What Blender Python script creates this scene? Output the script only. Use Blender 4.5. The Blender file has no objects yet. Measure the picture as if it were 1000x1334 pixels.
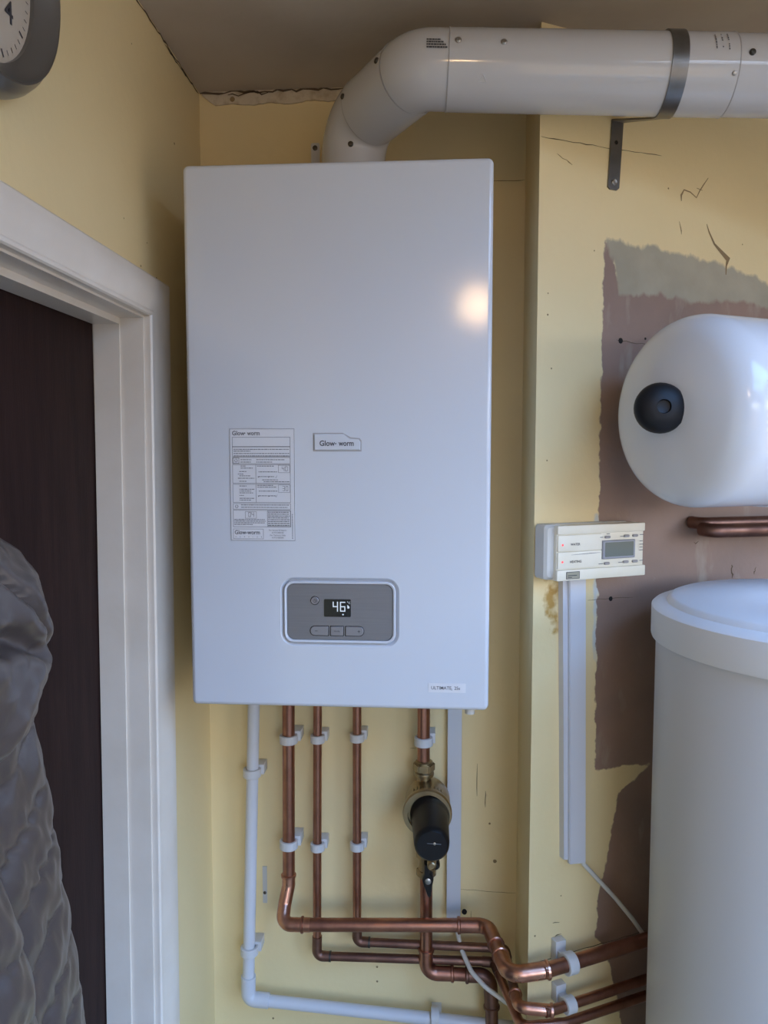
import bpy, bmesh, math, random
import numpy as np
from mathutils import Matrix, Vector
random.seed(7)
rng = np.random.RandomState(7)
S = bpy.context.scene
COL = S.collection

# ------------------------------------------------------------------ camera
CAM_YAW, CAM_PITCH = 0.0685, 0.0735            # turned a little left, tipped a little down
cam_d = bpy.data.cameras.new('camera')
cam_d.sensor_fit = 'HORIZONTAL'; cam_d.sensor_width = 36.0; cam_d.lens = 36.0
cam_d.clip_start = 0.02
cam = bpy.data.objects.new('camera', cam_d); COL.objects.link(cam)
cam.location = (0.0, -1.3457, 1.75)
cam.rotation_euler = (math.pi / 2 - CAM_PITCH, 0.0, CAM_YAW)
S.camera = cam

# ------------------------------------------------------------------ world: overcast daylight seen through the windows
SKY = (0.22, 0.48, 1.0); HORIZON = (0.60, 0.60, 0.60); GROUND = (0.13, 0.105, 0.08)
W = bpy.data.worlds.new('daylight'); S.world = W; W.use_nodes = True
nt = W.node_tree; nt.nodes.clear()
o_ = nt.nodes.new('ShaderNodeOutputWorld'); bg = nt.nodes.new('ShaderNodeBackground')
tc = nt.nodes.new('ShaderNodeTexCoord'); sx = nt.nodes.new('ShaderNodeSeparateXYZ'); rp = nt.nodes.new('ShaderNodeValToRGB')
mp = nt.nodes.new('ShaderNodeMapRange'); mp.inputs['From Min'].default_value = -1; mp.inputs['From Max'].default_value = 1
nt.links.new(tc.outputs['Generated'], sx.inputs[0]); nt.links.new(sx.outputs['Z'], mp.inputs['Value'])
nt.links.new(mp.outputs[0], rp.inputs[0]); nt.links.new(rp.outputs[0], bg.inputs[0]); nt.links.new(bg.outputs[0], o_.inputs[0])
rp.color_ramp.elements[0].position = 0.49; rp.color_ramp.elements[0].color = GROUND + (1,)
rp.color_ramp.elements[1].position = 0.70; rp.color_ramp.elements[1].color = SKY + (1,)
el = rp.color_ramp.elements.new(0.53); el.color = HORIZON + (1,)                 # pale near the horizon, bluer overhead
bg.inputs[1].default_value = 12.2

# portals that guide the sky light in through the two window openings
def portal(name, loc, rot, sx_, sy_):
    l = bpy.data.lights.new(name, 'AREA'); l.shape = 'RECTANGLE'; l.size = sx_; l.size_y = sy_
    l.cycles.is_portal = True
    o = bpy.data.objects.new(name, l); COL.objects.link(o); o.location = loc; o.rotation_euler = rot
WIN_A = dict(x0=0.5, x1=1.35, y0=-2.05, y1=-0.78, z=2.372)     # roof window in the ceiling
WIN_C = dict(y0=-1.9, y1=-0.35, z0=0.9, z1=2.1)           # side wall
WIN_B = dict(y=-2.4, x0=0.35, x1=1.2, z0=0.9, z1=2.1)       # wall behind the camera
portal('window_portal', ((WIN_A['x0'] + WIN_A['x1']) / 2, (WIN_A['y0'] + WIN_A['y1']) / 2, WIN_A['z'] + .11), (0, 0, 0), WIN_A['x1'] - WIN_A['x0'], WIN_A['y1'] - WIN_A['y0'])
portal('window_portal', ((WIN_B['x0'] + WIN_B['x1']) / 2, WIN_B['y'] - .04, (WIN_B['z0'] + WIN_B['z1']) / 2), (math.pi / 2, 0, 0), WIN_B['x1'] - WIN_B['x0'], WIN_B['z1'] - WIN_B['z0'])
portal('window_portal', (1.45 + .04, (WIN_C['y0'] + WIN_C['y1']) / 2, (WIN_C['z0'] + WIN_C['z1']) / 2), (0, math.pi / 2, 0), WIN_C['z1'] - WIN_C['z0'], WIN_C['y1'] - WIN_C['y0'])
LAMP_STRENGTH = 33.0

S.view_settings.view_transform = 'Standard'; S.view_settings.look = 'None'
S.view_settings.gamma = 1.0; S.view_settings.use_curve_mapping = False
S.view_settings.exposure = 0.0
S.cycles.max_bounces = 8; S.cycles.diffuse_bounces = 5; S.cycles.glossy_bounces = 4
S.cycles.sample_clamp_indirect = 4.0

# ------------------------------------------------------------------ materials
def mat(name, col, rough=.5, metal=0., col2=None, nscale=8., contrast=(.35, .65), bump=0., bscale=200., coat=0., spec=None, stretch=None, rough2=None):
    m = bpy.data.materials.new(name); m.use_nodes = True
    t = m.node_tree; b = t.nodes['Principled BSDF']
    b.inputs['Base Color'].default_value = (*col, 1); b.inputs['Roughness'].default_value = rough
    b.inputs['Metallic'].default_value = metal
    if coat: b.inputs['Coat Weight'].default_value = coat; b.inputs['Coat Roughness'].default_value = .06
    if spec is not None: b.inputs['Specular IOR Level'].default_value = spec
    tcn = t.nodes.new('ShaderNodeTexCoord'); src = tcn.outputs['Object']
    if stretch:
        mpn = t.nodes.new('ShaderNodeMapping'); mpn.inputs['Scale'].default_value = stretch
        t.links.new(src, mpn.inputs[0]); src = mpn.outputs[0]
    if col2 is not None or rough2 is not None:
        n = t.nodes.new('ShaderNodeTexNoise'); n.inputs['Scale'].default_value = nscale; n.inputs['Detail'].default_value = 6
        t.links.new(src, n.inputs['Vector'])
        r = t.nodes.new('ShaderNodeMapRange'); r.inputs['From Min'].default_value = contrast[0]; r.inputs['From Max'].default_value = contrast[1]
        t.links.new(n.outputs['Fac'], r.inputs['Value'])
        if col2 is not None:
            mx = t.nodes.new('ShaderNodeMix'); mx.data_type = 'RGBA'
            mx.inputs[6].default_value = (*col, 1); mx.inputs[7].default_value = (*col2, 1)
            t.links.new(r.outputs[0], mx.inputs[0]); t.links.new(mx.outputs[2], b.inputs['Base Color'])
        if rough2 is not None:
            r2 = t.nodes.new('ShaderNodeMapRange'); r2.inputs['To Min'].default_value = rough; r2.inputs['To Max'].default_value = rough2
            t.links.new(r.outputs[0], r2.inputs['Value']); t.links.new(r2.outputs[0], b.inputs['Roughness'])
    if bump:
        n2 = t.nodes.new('ShaderNodeTexNoise'); n2.inputs['Scale'].default_value = bscale; n2.inputs['Detail'].default_value = 4
        t.links.new(src, n2.inputs['Vector'])
        bp = t.nodes.new('ShaderNodeBump'); bp.inputs['Strength'].default_value = bump; bp.inputs['Distance'].default_value = .002
        t.links.new(n2.outputs['Fac'], bp.inputs['Height']); t.links.new(bp.outputs[0], b.inputs['Normal'])
    return m
def emit(name, col, strength):
    m = mat(name, (0, 0, 0), .4); b = m.node_tree.nodes['Principled BSDF']
    b.inputs['Emission Color'].default_value = (*col, 1); b.inputs['Emission Strength'].default_value = strength
    return m
YEL, YEL2 = (.80, .65, .355), (.77, .62, .33)
M = dict(
    yellow=mat('yellow_paint', YEL, .55, col2=YEL2, nscale=5, bump=.25, bscale=70),
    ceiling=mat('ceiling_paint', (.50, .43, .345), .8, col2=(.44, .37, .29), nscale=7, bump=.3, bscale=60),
    filler=mat('wall_filler', (.62, .52, .37), .9, col2=(.42, .31, .19), nscale=45, contrast=(.5, .72), bump=.8, bscale=150),
    gloss=mat('white_gloss_paint', (.74, .675, .59), .3, col2=(.69, .62, .53), nscale=12, bump=.15, bscale=60),
    wood=mat('dark_stained_wood', (.017, .0075, .0065), .6, col2=(.027, .012, .010), nscale=9, stretch=(8, 8, .7), bump=.1, bscale=60, spec=.12),
    floor=mat('wood_floor', (.42, .28, .18), .5, col2=(.36, .24, .15), nscale=10),
    pale=mat('pale_wall_paint', (.62, .60, .55), .6, col2=(.58, .56, .51), nscale=6),
    enamel=mat('white_enamel', (.615, .64, .685), .085, bump=.025, bscale=420),
    white_plastic=mat('white_plastic', (.59, .59, .61), .33),
    clip=mat('translucent_white_plastic', (.58, .575, .57), .38),
    flue=mat('white_flue_enamel', (.54, .53, .525), .09, bump=.006, bscale=200),
    seam=mat('grey_joint_line', (.36, .35, .345), .5),  # plain grey of the flue joints and badge surround
    print_=mat('dark_print', (.045, .045, .055), .6),
    print_l=mat('pale_grey_print', (.12, .12, .13), .6),
    sticker=mat('sticker_paper', (.70, .70, .72), .45),
    panel=mat('brushed_grey_panel', (.22, .215, .225), .32, metal=.35, col2=(.205, .20, .21), nscale=14, stretch=(1, 1, 40)),
    panel_btn=mat('grey_button', (.26, .25, .26), .3, metal=.3),
    screen=mat('black_display', (.006, .007, .009), .12),
    led=emit('display_digits', (.72, .84, 1.), .85),
    steel=mat('galvanised_steel', (.20, .195, .185), .36, metal=1., col2=(.26, .25, .24), nscale=30),
    screw=mat('screw_steel', (.42, .40, .37), .35, metal=1.),
    screw_dark=mat('dark_screw', (.10, .09, .075), .4, metal=1.),
    copper=mat('copper', (.46, .225, .155), .30, metal=1., col2=(.26, .12, .085), nscale=22, contrast=(.4, .7), rough2=.46, bump=.05, bscale=90),
    copper_bright=mat('bright_copper', (.62, .33, .23), .26, metal=1., col2=(.40, .19, .13), nscale=40, rough2=.4),
    copper_dull=mat('dull_copper', (.25, .140, .105), .42, metal=1., col2=(.17, .09, .07), nscale=25, rough2=.55),
    solder=mat('solder_ring', (.10, .095, .09), .4, metal=1.),
    brass=mat('brass', (.42, .33, .20), .38, metal=1., col2=(.34, .26, .15), nscale=30),
    black=mat('black_plastic', (.005, .005, .006), .4, spec=.35),
    rubber=mat('black_rubber', (.006, .0065, .0085), .5, spec=.3),
    cable=mat('white_cable', (.62, .60, .55), .4),
    cream=mat('aged_cream_plastic', (.76, .71, .58), .42, col2=(.72, .66, .51), nscale=20),
    cream_d=mat('grey_cream_plastic', (.55, .53, .48), .45),
    lcd=mat('green_grey_lcd', (.12, .14, .115), .2),
    lcd_frame=mat('blue_grey_bezel', (.26, .27, .30), .4),
    btn=mat('grey_rubber_button', (.30, .29, .29), .5),
    red=emit('red_indicator', (1., .10, .12), 1.6),
    tag=mat('olive_label', (.30, .28, .20), .4),
    tank=mat('white_tank_enamel', (.70, .70, .705), .14),
    cyl=mat('white_cylinder_plastic', (.58, .575, .58), .38, bump=.03, bscale=160),
    cyl_lid=mat('white_lid_plastic', (.70, .70, .71), .4, bump=.02, bscale=160),
    silver=mat('silver_plastic', (.20, .195, .19), .30, metal=.7),
    face=mat('clock_face', (.50, .45, .38), .5),
    jacket=mat('grey_nylon', (.078, .063, .058), .28, col2=(.067, .054, .050), nscale=30, spec=.55, bump=.05, bscale=500),
    crack=mat('dark_crack', (.10, .065, .035), .9),
    crack_s=mat('brown_mark', (.26, .18, .09), .9),
    hole=mat('hole_black', (.012, .01, .008), .9),
)

# ------------------------------------------------------------------ mesh helpers
def fillet(path, rad, n=7):
    P = [Vector(p) for p in path]; out = [P[0]]
    for i in range(1, len(P) - 1):
        a, b, c = P[i - 1], P[i], P[i + 1]
        u = (a - b); v = (c - b); lu, lv = u.length, v.length; u.normalize(); v.normalize()
        r = rad[i] if isinstance(rad, (list, tuple)) else rad
        ang = u.angle(v)
        if r <= 0 or ang > 3.1: out.append(b); continue
        t = min(r / math.tan(ang / 2), lu * .49, lv * .49); r = t * math.tan(ang / 2)
        bis = (u + v).normalized(); cen = b + bis * (r / math.sin(ang / 2))
        s, e = b + u * t - cen, b + v * t - cen
        tot = s.angle(e); ax = s.cross(e).normalized()
        for k in range(n + 1): out.append(cen + Matrix.Rotation(tot * k / n, 3, ax) @ s)
    out.append(P[-1]); return out
def rrect(x0, z0, x1, z1, r, n=6):
    pts = []
    for cx, cz, a0 in ((x1 - r, z1 - r, 0), (x0 + r, z1 - r, 90), (x0 + r, z0 + r, 180), (x1 - r, z0 + r, 270)):
        for k in range(n + 1):
            a = math.radians(a0 + 90 * k / n); pts.append((cx + r * math.cos(a), cz + r * math.sin(a)))
    return pts                                       # counter-clockwise seen from -Y
class MB:
    def __init__(s, T=None): s.bm = bmesh.new(); s.T = T
    def v(s, p):
        p = Vector(p); return s.bm.verts.new(s.T @ p if s.T else p)
    def box(s, x0, x1, y0, y1, z0, z1, bev=0., T=None):
        vs = []
        for z in (z0, z1):
            for x, y in ((x0, y0), (x1, y0), (x1, y1), (x0, y1)):
                p = Vector((x, y, z)); vs.append(s.v(T @ p if T else p))
        fs = [s.bm.faces.new([vs[i] for i in q]) for q in ((3, 2, 1, 0), (4, 5, 6, 7), (0, 1, 5, 4), (1, 2, 6, 5), (2, 3, 7, 6), (3, 0, 4, 7))]
        if bev: bmesh.ops.bevel(s.bm, geom=list({e for f in fs for e in f.edges}), offset=bev, segments=2, profile=.6, affect='EDGES')
        return s
    def loft(s, rings, cap0=True, cap1=True, closed=True):
        R = [[s.v(p) for p in r] for r in rings]; n = len(R[0])
        for a, b in zip(R, R[1:]):
            for i in range(n if closed else n - 1):
                j = (i + 1) % n; s.bm.faces.new((a[i], a[j], b[j], b[i]))
        if cap0: s.bm.faces.new(R[0][::-1])
        if cap1: s.bm.faces.new(R[-1])
        return s
    def tube(s, path, r, seg=14, cap=True):
        P = [Vector(p) for p in path]; n = len(P); rr = r if isinstance(r, (list, tuple)) else [r] * n
        tg = [(P[min(i + 1, n - 1)] - P[max(i - 1, 0)]).normalized() for i in range(n)]
        up = Vector((0, 0, 1)) if abs(tg[0].z) < .9 else Vector((0, 1, 0))
        u = up.cross(tg[0]).normalized(); rings = []
        for i in range(n):
            u = (u - tg[i] * u.dot(tg[i])).normalized(); w = tg[i].cross(u)
            rings.append([P[i] + (u * math.cos(2 * math.pi * k / seg) + w * math.sin(2 * math.pi * k / seg)) * rr[i] for k in range(seg)])
        return s.loft(rings, cap, cap)
    def lathe(s, prof, T=None, seg=24, cap=True):     # profile (radius, height) turned about local Z
        T = T or Matrix()
        rings = [[T @ Vector((r * math.cos(2 * math.pi * k / seg), r * math.sin(2 * math.pi * k / seg), h)) for k in range(seg)] for r, h in prof]
        return s.loft(rings, cap, cap)
    def plate(s, poly, y0, y1, inset=0.):             # polygon in XZ, back at y0, front at y1 (< y0)
        rings = [[(x, y0, z) for x, z in poly]]
        if inset:
            cx = sum(p[0] for p in poly) / len(poly); cz = sum(p[1] for p in poly) / len(poly)
            hx = max(abs(p[0] - cx) for p in poly); hz = max(abs(p[1] - cz) for p in poly)
            rings.append([(x, y1 + inset, z) for x, z in poly])
            rings.append([(cx + (x - cx) * (1 - inset / hx), y1, cz + (z - cz) * (1 - inset / hz)) for x, z in poly])
        else: rings.append([(x, y1, z) for x, z in poly])
        return s.loft(rings)
    def rect(s, x0, x1, z0, z1, y): s.bm.faces.new([s.v(p) for p in ((x0, y, z0), (x1, y, z0), (x1, y, z1), (x0, y, z1))]); return s
    def ribbon(s, pts, w, y, jit=0.):                  # thin flat mark on a wall plane, pts in XZ
        n = len(pts); L = []; R_ = []
        for i, (x, z) in enumerate(pts):
            a = Vector(pts[max(i - 1, 0)]); b = Vector(pts[min(i + 1, n - 1)]); d = (b - a).normalized(); q = Vector((-d.y, d.x))
            ww = (w[i] if isinstance(w, (list, tuple)) else w) * (.35 if i in (0, n - 1) else 1) * (1 + jit * (random.random() - .5))
            L.append((x + q.x * ww / 2, y, z + q.y * ww / 2)); R_.append((x - q.x * ww / 2, y, z - q.y * ww / 2))
        a = [s.v(p) for p in L]; b = [s.v(p) for p in R_]
        for i in range(n - 1): s.bm.faces.new((a[i], a[i + 1], b[i + 1], b[i]))
        return s
    def text(s, body, size, x, z, y, align='LEFT', shear=0., extr=0., sxs=1., bold=0., font_T=None):
        cu = bpy.data.curves.new('t', 'FONT'); cu.body = body; cu.size = size; cu.align_x = align; cu.extrude = extr; cu.offset = bold
        cu.resolution_u = 3
        o = bpy.data.objects.new('t', cu); COL.objects.link(o)
        dg = bpy.context.evaluated_depsgraph_get(); me = bpy.data.meshes.new_from_object(o.evaluated_get(dg))
        T = Matrix.Translation((x, y, z)) @ Matrix.Rotation(math.pi / 2, 4, 'X') @ Matrix.Diagonal((sxs, 1, 1, 1))
        if font_T: T = font_T
        if s.T: T = s.T @ T
        me.transform(T); s.bm.from_mesh(me)
        bpy.data.objects.remove(o); bpy.data.curves.remove(cu); bpy.data.meshes.remove(me)
        return s
    def build(s, name, material, parent=None, smooth=35, kind=None, base=None, flat_tagged=False):
        bm = s.bm; bm.faces.ensure_lookup_table(); ft = [f.tag for f in bm.faces] if flat_tagged else None
        bmesh.ops.recalc_face_normals(bm, faces=bm.faces)
        if parent is None and base is None and bm.verts:
            c = [v.co for v in bm.verts]
            base = Vector(((min(v.x for v in c) + max(v.x for v in c)) / 2, (min(v.y for v in c) + max(v.y for v in c)) / 2, min(v.z for v in c)))
        org = Vector(base) if parent is None else Vector(ORG[parent.name])
        bmesh.ops.translate(bm, verts=bm.verts, vec=-org)
        me = bpy.data.meshes.new(name); bm.to_mesh(me); bm.free()
        if smooth:
            me.set_sharp_from_angle(angle=math.radians(smooth)); me.polygons.foreach_set('use_smooth', [not q for q in ft] if ft else [True] * len(me.polygons))
        me.materials.append(M[material] if isinstance(material, str) else material)
        o = bpy.data.objects.new(name, me); COL.objects.link(o)
        ORG[o.name] = org
        if parent is None: o.location = org
        else: o.parent = parent
        if kind: o['kind'] = kind
        return o
ORG = {}
def tag(o, label, cat, group=None):
    o['label'] = label; o['category'] = cat
    if group: o['group'] = group
    return o
def thing(name, label, cat, loc, group=None):
    o = bpy.data.objects.new(name, None); o.empty_display_size = .05; COL.objects.link(o); o.location = loc; ORG[o.name] = Vector(loc)
    return tag(o, label, cat, group)
def copy_thing(src, loc, label, rot=None, group=None):
    r = src.copy(); COL.objects.link(r); r.location = loc; r['label'] = label
    if rot is not None: r.rotation_euler = rot
    if group: r['group'] = group
    for ch in src.children:
        c = ch.copy(); COL.objects.link(c); c.parent = r
        for g in ch.children:
            d = g.copy(); COL.objects.link(d); d.parent = c
    return r
def frame(o, d, up=(0, 0, 1)):                         # matrix: local Z along d
    z = Vector(d).normalized(); u = Vector(up)
    if abs(z.dot(u)) > .98: u = Vector((0, 1, 0))
    x = u.cross(z).normalized(); y = z.cross(x)
    m = Matrix((x, y, z)).transposed().to_4x4(); m.translation = Vector(o); return m

# ------------------------------------------------------------------ the room
XL, ZC = -0.411, 2.372                                 # left wall, ceiling
XC, YC, TH = 0.147, -0.18, math.radians(26.5)          # corner of the splayed right wall
WR = Matrix.Translation((XC, YC, 0)) @ Matrix.Rotation(TH, 4, 'Z')   # local x along the wall, local -y into the room
XR, YB = 1.45, WIN_B['y']
WLEN = (XR - XC) / math.cos(TH)
def struct(o): o['kind'] = 'structure'; return o

struct(MB().box(XL - .3, XR + .3, YB - .3, 1.1, -.1, 0).build('floor', 'floor', base=(0, 0, 0)))
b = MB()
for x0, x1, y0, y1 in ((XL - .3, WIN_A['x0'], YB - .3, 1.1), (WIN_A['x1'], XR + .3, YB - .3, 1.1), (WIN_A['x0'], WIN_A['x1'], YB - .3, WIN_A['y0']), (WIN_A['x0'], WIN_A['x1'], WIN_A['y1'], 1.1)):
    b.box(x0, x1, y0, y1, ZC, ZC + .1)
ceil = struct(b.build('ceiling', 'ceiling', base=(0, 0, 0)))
wall_back = struct(MB().box(XL - .12, XC + .12, 0, .1, 0, ZC).build('wall_back', 'yellow', base=(0, 0, 0)))
DY0, DY1, DZ = -.28, -1.10, 1.945                      # door opening
b = MB(); b.box(XL - .12, XL, DY0 + .02, 0, 0, ZC); b.box(XL - .12, XL, DY1 - .02, DY0 + .02, DZ + .02, ZC); b.box(XL - .12, XL, YB, DY1 - .02, 0, ZC)
wall_left = struct(b.build('wall_left', 'yellow', base=(0, 0, 0)))
b = MB()
for x0, x1, z0, z1 in ((XL - .12, WIN_B['x0'], 0, ZC), (WIN_B['x1'], XR + .1, 0, ZC), (WIN_B['x0'], WIN_B['x1'], 0, WIN_B['z0']), (WIN_B['x0'], WIN_B['x1'], WIN_B['z1'], ZC)):
    b.box(x0, x1, YB - .1, YB, z0, z1)
struct(b.build('wall_rear', 'pale', base=(0, 0, 0)))
b = MB()
for y0, y1, z0, z1 in ((YB, WIN_C['y0'], 0, ZC), (WIN_C['y1'], 1.0, 0, ZC), (WIN_C['y0'], WIN_C['y1'], 0, WIN_C['z0']), (WIN_C['y0'], WIN_C['y1'], WIN_C['z1'], ZC)):
    b.box(XR, XR + .1, y0, y1, z0, z1)
struct(b.build('wall_side', 'pale', base=(0, 0, 0)))
b = MB()                                               # frames of the windows outside the view
for k in range(3):
    y = WIN_A['y0'] + (WIN_A['y1'] - WIN_A['y0']) * k / 2; b.box(WIN_A['x0'], WIN_A['x1'], y - .02, y + .02, ZC + .05, ZC + .09)
for x in (WIN_A['x0'] + .02, WIN_A['x1'] - .02): b.box(x - .02, x + .02, WIN_A['y0'], WIN_A['y1'], ZC + .05, ZC + .09)
struct(b.build('window_1', 'gloss'))
b = MB()
for k in range(2):
    x = WIN_B['x0'] + (WIN_B['x1'] - WIN_B['x0']) * k; b.box(x - .025, x + .025, YB - .08, YB - .03, WIN_B['z0'], WIN_B['z1'])
for z in (WIN_B['z0'] + .02, WIN_B['z1'] - .02): b.box(WIN_B['x0'], WIN_B['x1'], YB - .08, YB - .03, z - .025, z + .025)
struct(b.build('window_2', 'gloss'))
b = MB()
for k in range(3):
    y = WIN_C['y0'] + (WIN_C['y1'] - WIN_C['y0']) * k / 2; b.box(XR + .03, XR + .08, y - .025, y + .025, WIN_C['z0'], WIN_C['z1'])
for z in (WIN_C['z0'] + .02, WIN_C['z1'] - .02): b.box(XR + .03, XR + .08, WIN_C['y0'], WIN_C['y1'], z - .025, z + .025)
struct(b.build('window_3', 'gloss'))

# splayed right wall: painted face with a big bare-plaster patch
def sd_poly(X, Z, poly):
    d = np.full(X.shape, 1e9); s = np.ones(X.shape); n = len(poly)
    for i in range(n):
        ax, az = poly[i]; bx, bz = poly[i - 1]
        ex, ez = bx - ax, bz - az; wx, wz = X - ax, Z - az
        t = np.clip((wx * ex + wz * ez) / (ex * ex + ez * ez), 0, 1)
        d = np.minimum(d, (wx - ex * t) ** 2 + (wz - ez * t) ** 2)
        c1 = Z >= az; c2 = Z < bz; c3 = ex * wz > ez * wx
        s = np.where((c1 & c2 & c3) | (~c1 & ~c2 & ~c3), -s, s)
    return s * np.sqrt(d)
us = np.concatenate([np.linspace(0, .60, 121), [.8, 1.2, WLEN + .05]])
zs = np.concatenate([[0, .4, .8], np.linspace(.84, ZC, 308)])
U, Z = np.meshgrid(us, zs)
fields = dict(
    plaster=sd_poly(U, Z, [(.1185, 2.078), (.132, 2.076), (.143, 2.03), (.150, 2.010), (.185, 2.006), (.23, 2.012), (.30, 2.006), (.40, 2.018), (.6, 2.015), (1.6, 2.015), (1.6, .3), (.30, .3), (.155, .93), (.1295, .965), (.135, 1.04), (.147, 1.08), (.156, 1.14), (.17, 1.20), (.235, 1.238), (.18, 1.244), (.1215, 1.245), (.119, 1.5), (.1185, 1.8)]),  # bare plaster; lower part also paints in the shade beside the cylinder
    wash=sd_poly(U, Z, [(.125, 2.078), (.21, 2.077), (.33, 2.066), (.46, 2.044), (.6, 2.03), (1.6, 2.03), (1.6, 2.0), (.46, 2.0), (.39, 2.008), (.29, 1.997), (.23, 2.004), (.18, 1.998), (.148, 2.0), (.143, 2.02), (.136, 2.05)]),
    pale=sd_poly(U, Z, [(.110, 1.66), (.119, 1.66), (.1205, 1.42), (.114, 1.43)]),
    stain=sd_poly(U, Z, [(.010, 1.568), (.052, 1.568), (.056, 1.472), (.032, 1.47), (.022, 1.51), (.012, 1.52)]),
)
bm = bmesh.new(); nz, nu = U.shape
grid = [[bm.verts.new(WR @ Vector((U[i, j], 0, Z[i, j]))) for j in range(nu)] for i in range(nz)]
for i in range(nz - 1):
    for j in range(nu - 1): bm.faces.new((grid[i][j], grid[i][j + 1], grid[i + 1][j + 1], grid[i + 1][j]))
e0 = [grid[i][0] for i in range(nz)]                  # the short return back to the rear wall
ret = [bm.verts.new(Vector((XC, .06, Z[i, 0]))) for i in range(nz)]
for i in range(nz - 1): bm.faces.new((ret[i], e0[i], e0[i + 1], ret[i + 1]))
me = bpy.data.meshes.new('wall_right'); bm.to_mesh(me); bm.free()
for k, f in fields.items():
    a = me.attributes.new(k, 'FLOAT', 'POINT')
    v = np.concatenate([f.ravel(), np.full(nz, 1.0)]); a.data.foreach_set('value', v.astype(np.float32))
wm = mat('patched_wall_paint', YEL, .55, col2=YEL2, nscale=5, bump=.3, bscale=80)
t = wm.node_tree; bsdf = t.nodes['Principled BSDF']
cur = bsdf.inputs['Base Color'].links[0].from_socket
tcn = t.nodes.new('ShaderNodeTexCoord')
def noise(scale, detail=6, st=None):
    n = t.nodes.new('ShaderNodeTexNoise'); n.inputs['Scale'].default_value = scale; n.inputs['Detail'].default_value = detail
    src = tcn.outputs['Object']
    if st:
        mpn = t.nodes.new('ShaderNodeMapping'); mpn.inputs['Scale'].default_value = st; t.links.new(src, mpn.inputs[0]); src = mpn.outputs[0]
    t.links.new(src, n.inputs['Vector']); return n.outputs['Fac']
def math_(op, a, b_):
    n = t.nodes.new('ShaderNodeMath'); n.operation = op
    for i, q in enumerate((a, b_)):
        if isinstance(q, (int, float)): n.inputs[i].default_value = q
        else: t.links.new(q, n.inputs[i])
    return n.outputs[0]
def maprange(x, a, b_, c=0., d=1.):
    n = t.nodes.new('ShaderNodeMapRange'); n.inputs['From Min'].default_value = a; n.inputs['From Max'].default_value = b_
    n.inputs['To Min'].default_value = c; n.inputs['To Max'].default_value = d; t.links.new(x, n.inputs['Value']); return n.outputs[0]
def mixc(fac, a, b_):
    n = t.nodes.new('ShaderNodeMix'); n.data_type = 'RGBA'; t.links.new(fac, n.inputs[0])
    for i, q in ((6, a), (7, b_)):
        if isinstance(q, tuple): n.inputs[i].default_value = (*q, 1)
        else: t.links.new(q, n.inputs[i])
    return n.outputs[2]
def layer(cur, attr, colour, ns, amp, soft, st=None, bias=0.):
    at = t.nodes.new('ShaderNodeAttribute'); at.attribute_name = attr
    d = math_('ADD', at.outputs['Fac'], maprange(noise(ns, 8, st), 0, 1, -amp + bias, amp + bias))
    return mixc(maprange(d, soft, -soft), cur, colour)
pl = mixc(maprange(noise(9, 7), .35, .65), (.31, .20, .145), (.25, .167, .125))
pl = mixc(maprange(noise(26, 8, (1, 1, .35)), .60, .72), pl, (.36, .28, .21))
cur = layer(cur, 'stain', (.46, .26, .055), 55, .045, .010, bias=.012)
cur = layer(cur, 'pale', (.55, .56, .52), 40, .006, .002)
cur = layer(cur, 'plaster', pl, 60, .008, .0012)
gr = mixc(maprange(noise(14, 7), .35, .65), (.34, .305, .215), (.41, .365, .26))
cur = layer(cur, 'wash', gr, 55, .014, .003, (1, 1, .45))
t.links.new(cur, bsdf.inputs['Base Color'])
me.materials.append(wm)
wall_right = bpy.data.objects.new('wall_right', me); COL.objects.link(wall_right); ORG['wall_right'] = Vector((0, 0, 0)); struct(wall_right)

# cracks, holes and scuffs of the walls (real marks, each a thin sliver on its wall)
def wander(a, b, n, amp):
    return [(a[0] + (b[0] - a[0]) * k / n + (random.random() - .5) * amp * (0 < k < n), a[1] + (b[1] - a[1]) * k / n + (random.random() - .5) * amp * (0 < k < n)) for k in range(n + 1)]
def crack(pts, w, wall, T=None, y=-.0004, m='crack'): MB(T).ribbon(pts, w, y, .8).build('crack', m, wall, smooth=0)
def hole(x, z, r, wall, T=None, y=-.0005, m='hole'):
    MB(T).loft([[(x + r * math.cos(a) * (1 + .25 * random.random()), y, z + r * 1.15 * math.sin(a)) for a in np.linspace(0, 6.28, 9)[:-1]],
                [(x + r * .8 * math.cos(a), y - .0002, z + r * .8 * math.sin(a)) for a in np.linspace(0, 6.28, 9)[:-1]]]).build('hole', m, wall, smooth=0)
crack(wander((.002, 2.2127), (.105, 2.2139), 9, .0018), .0011, wall_right, WR); crack(wander((.105, 2.2139), (.225, 2.2175), 9, .0018), .0009, wall_right, WR)
crack(wander((.006, .9497), (.24, .949), 14, .002), .0011, wall_right, WR)
crack(wander((.1006, 1.5234), (.19, 1.522), 8, .002), .0009, wall_right, WR); hole(.1452, 1.5226, .0035, wall_right, WR)
hole(.1535, 1.9281, .004, wall_right, WR); crack(wander((.145, 1.929), (.215, 1.924), 7, .002), .0008, wall_right, WR); hole(.2016, 1.934, .0018, wall_right, WR)
crack([(.3212, 2.1243), (.327, 2.112), (.3388, 2.0945), (.352, 2.085), (.3698, 2.0729), (.366, 2.062), (.3658, 2.0477)], [.005, .003, .0045, .005, .007, .003, .004], wall_right, WR, m='crack_s')
crack([(.267, 2.154), (.2665, 2.163), (.272, 2.172), (.285, 2.170), (.298, 2.163), (.304, 2.174), (.312, 2.185), (.3215, 2.197)], .0024, wall_right, WR, m='crack_s')
crack([(.298, 2.178), (.310, 2.176)], .002, wall_right, WR, m='crack_s'); crack(wander((.264, 2.122), (.269, 2.102), 4, .003), .0014, wall_right, WR, m='crack_s')
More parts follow.
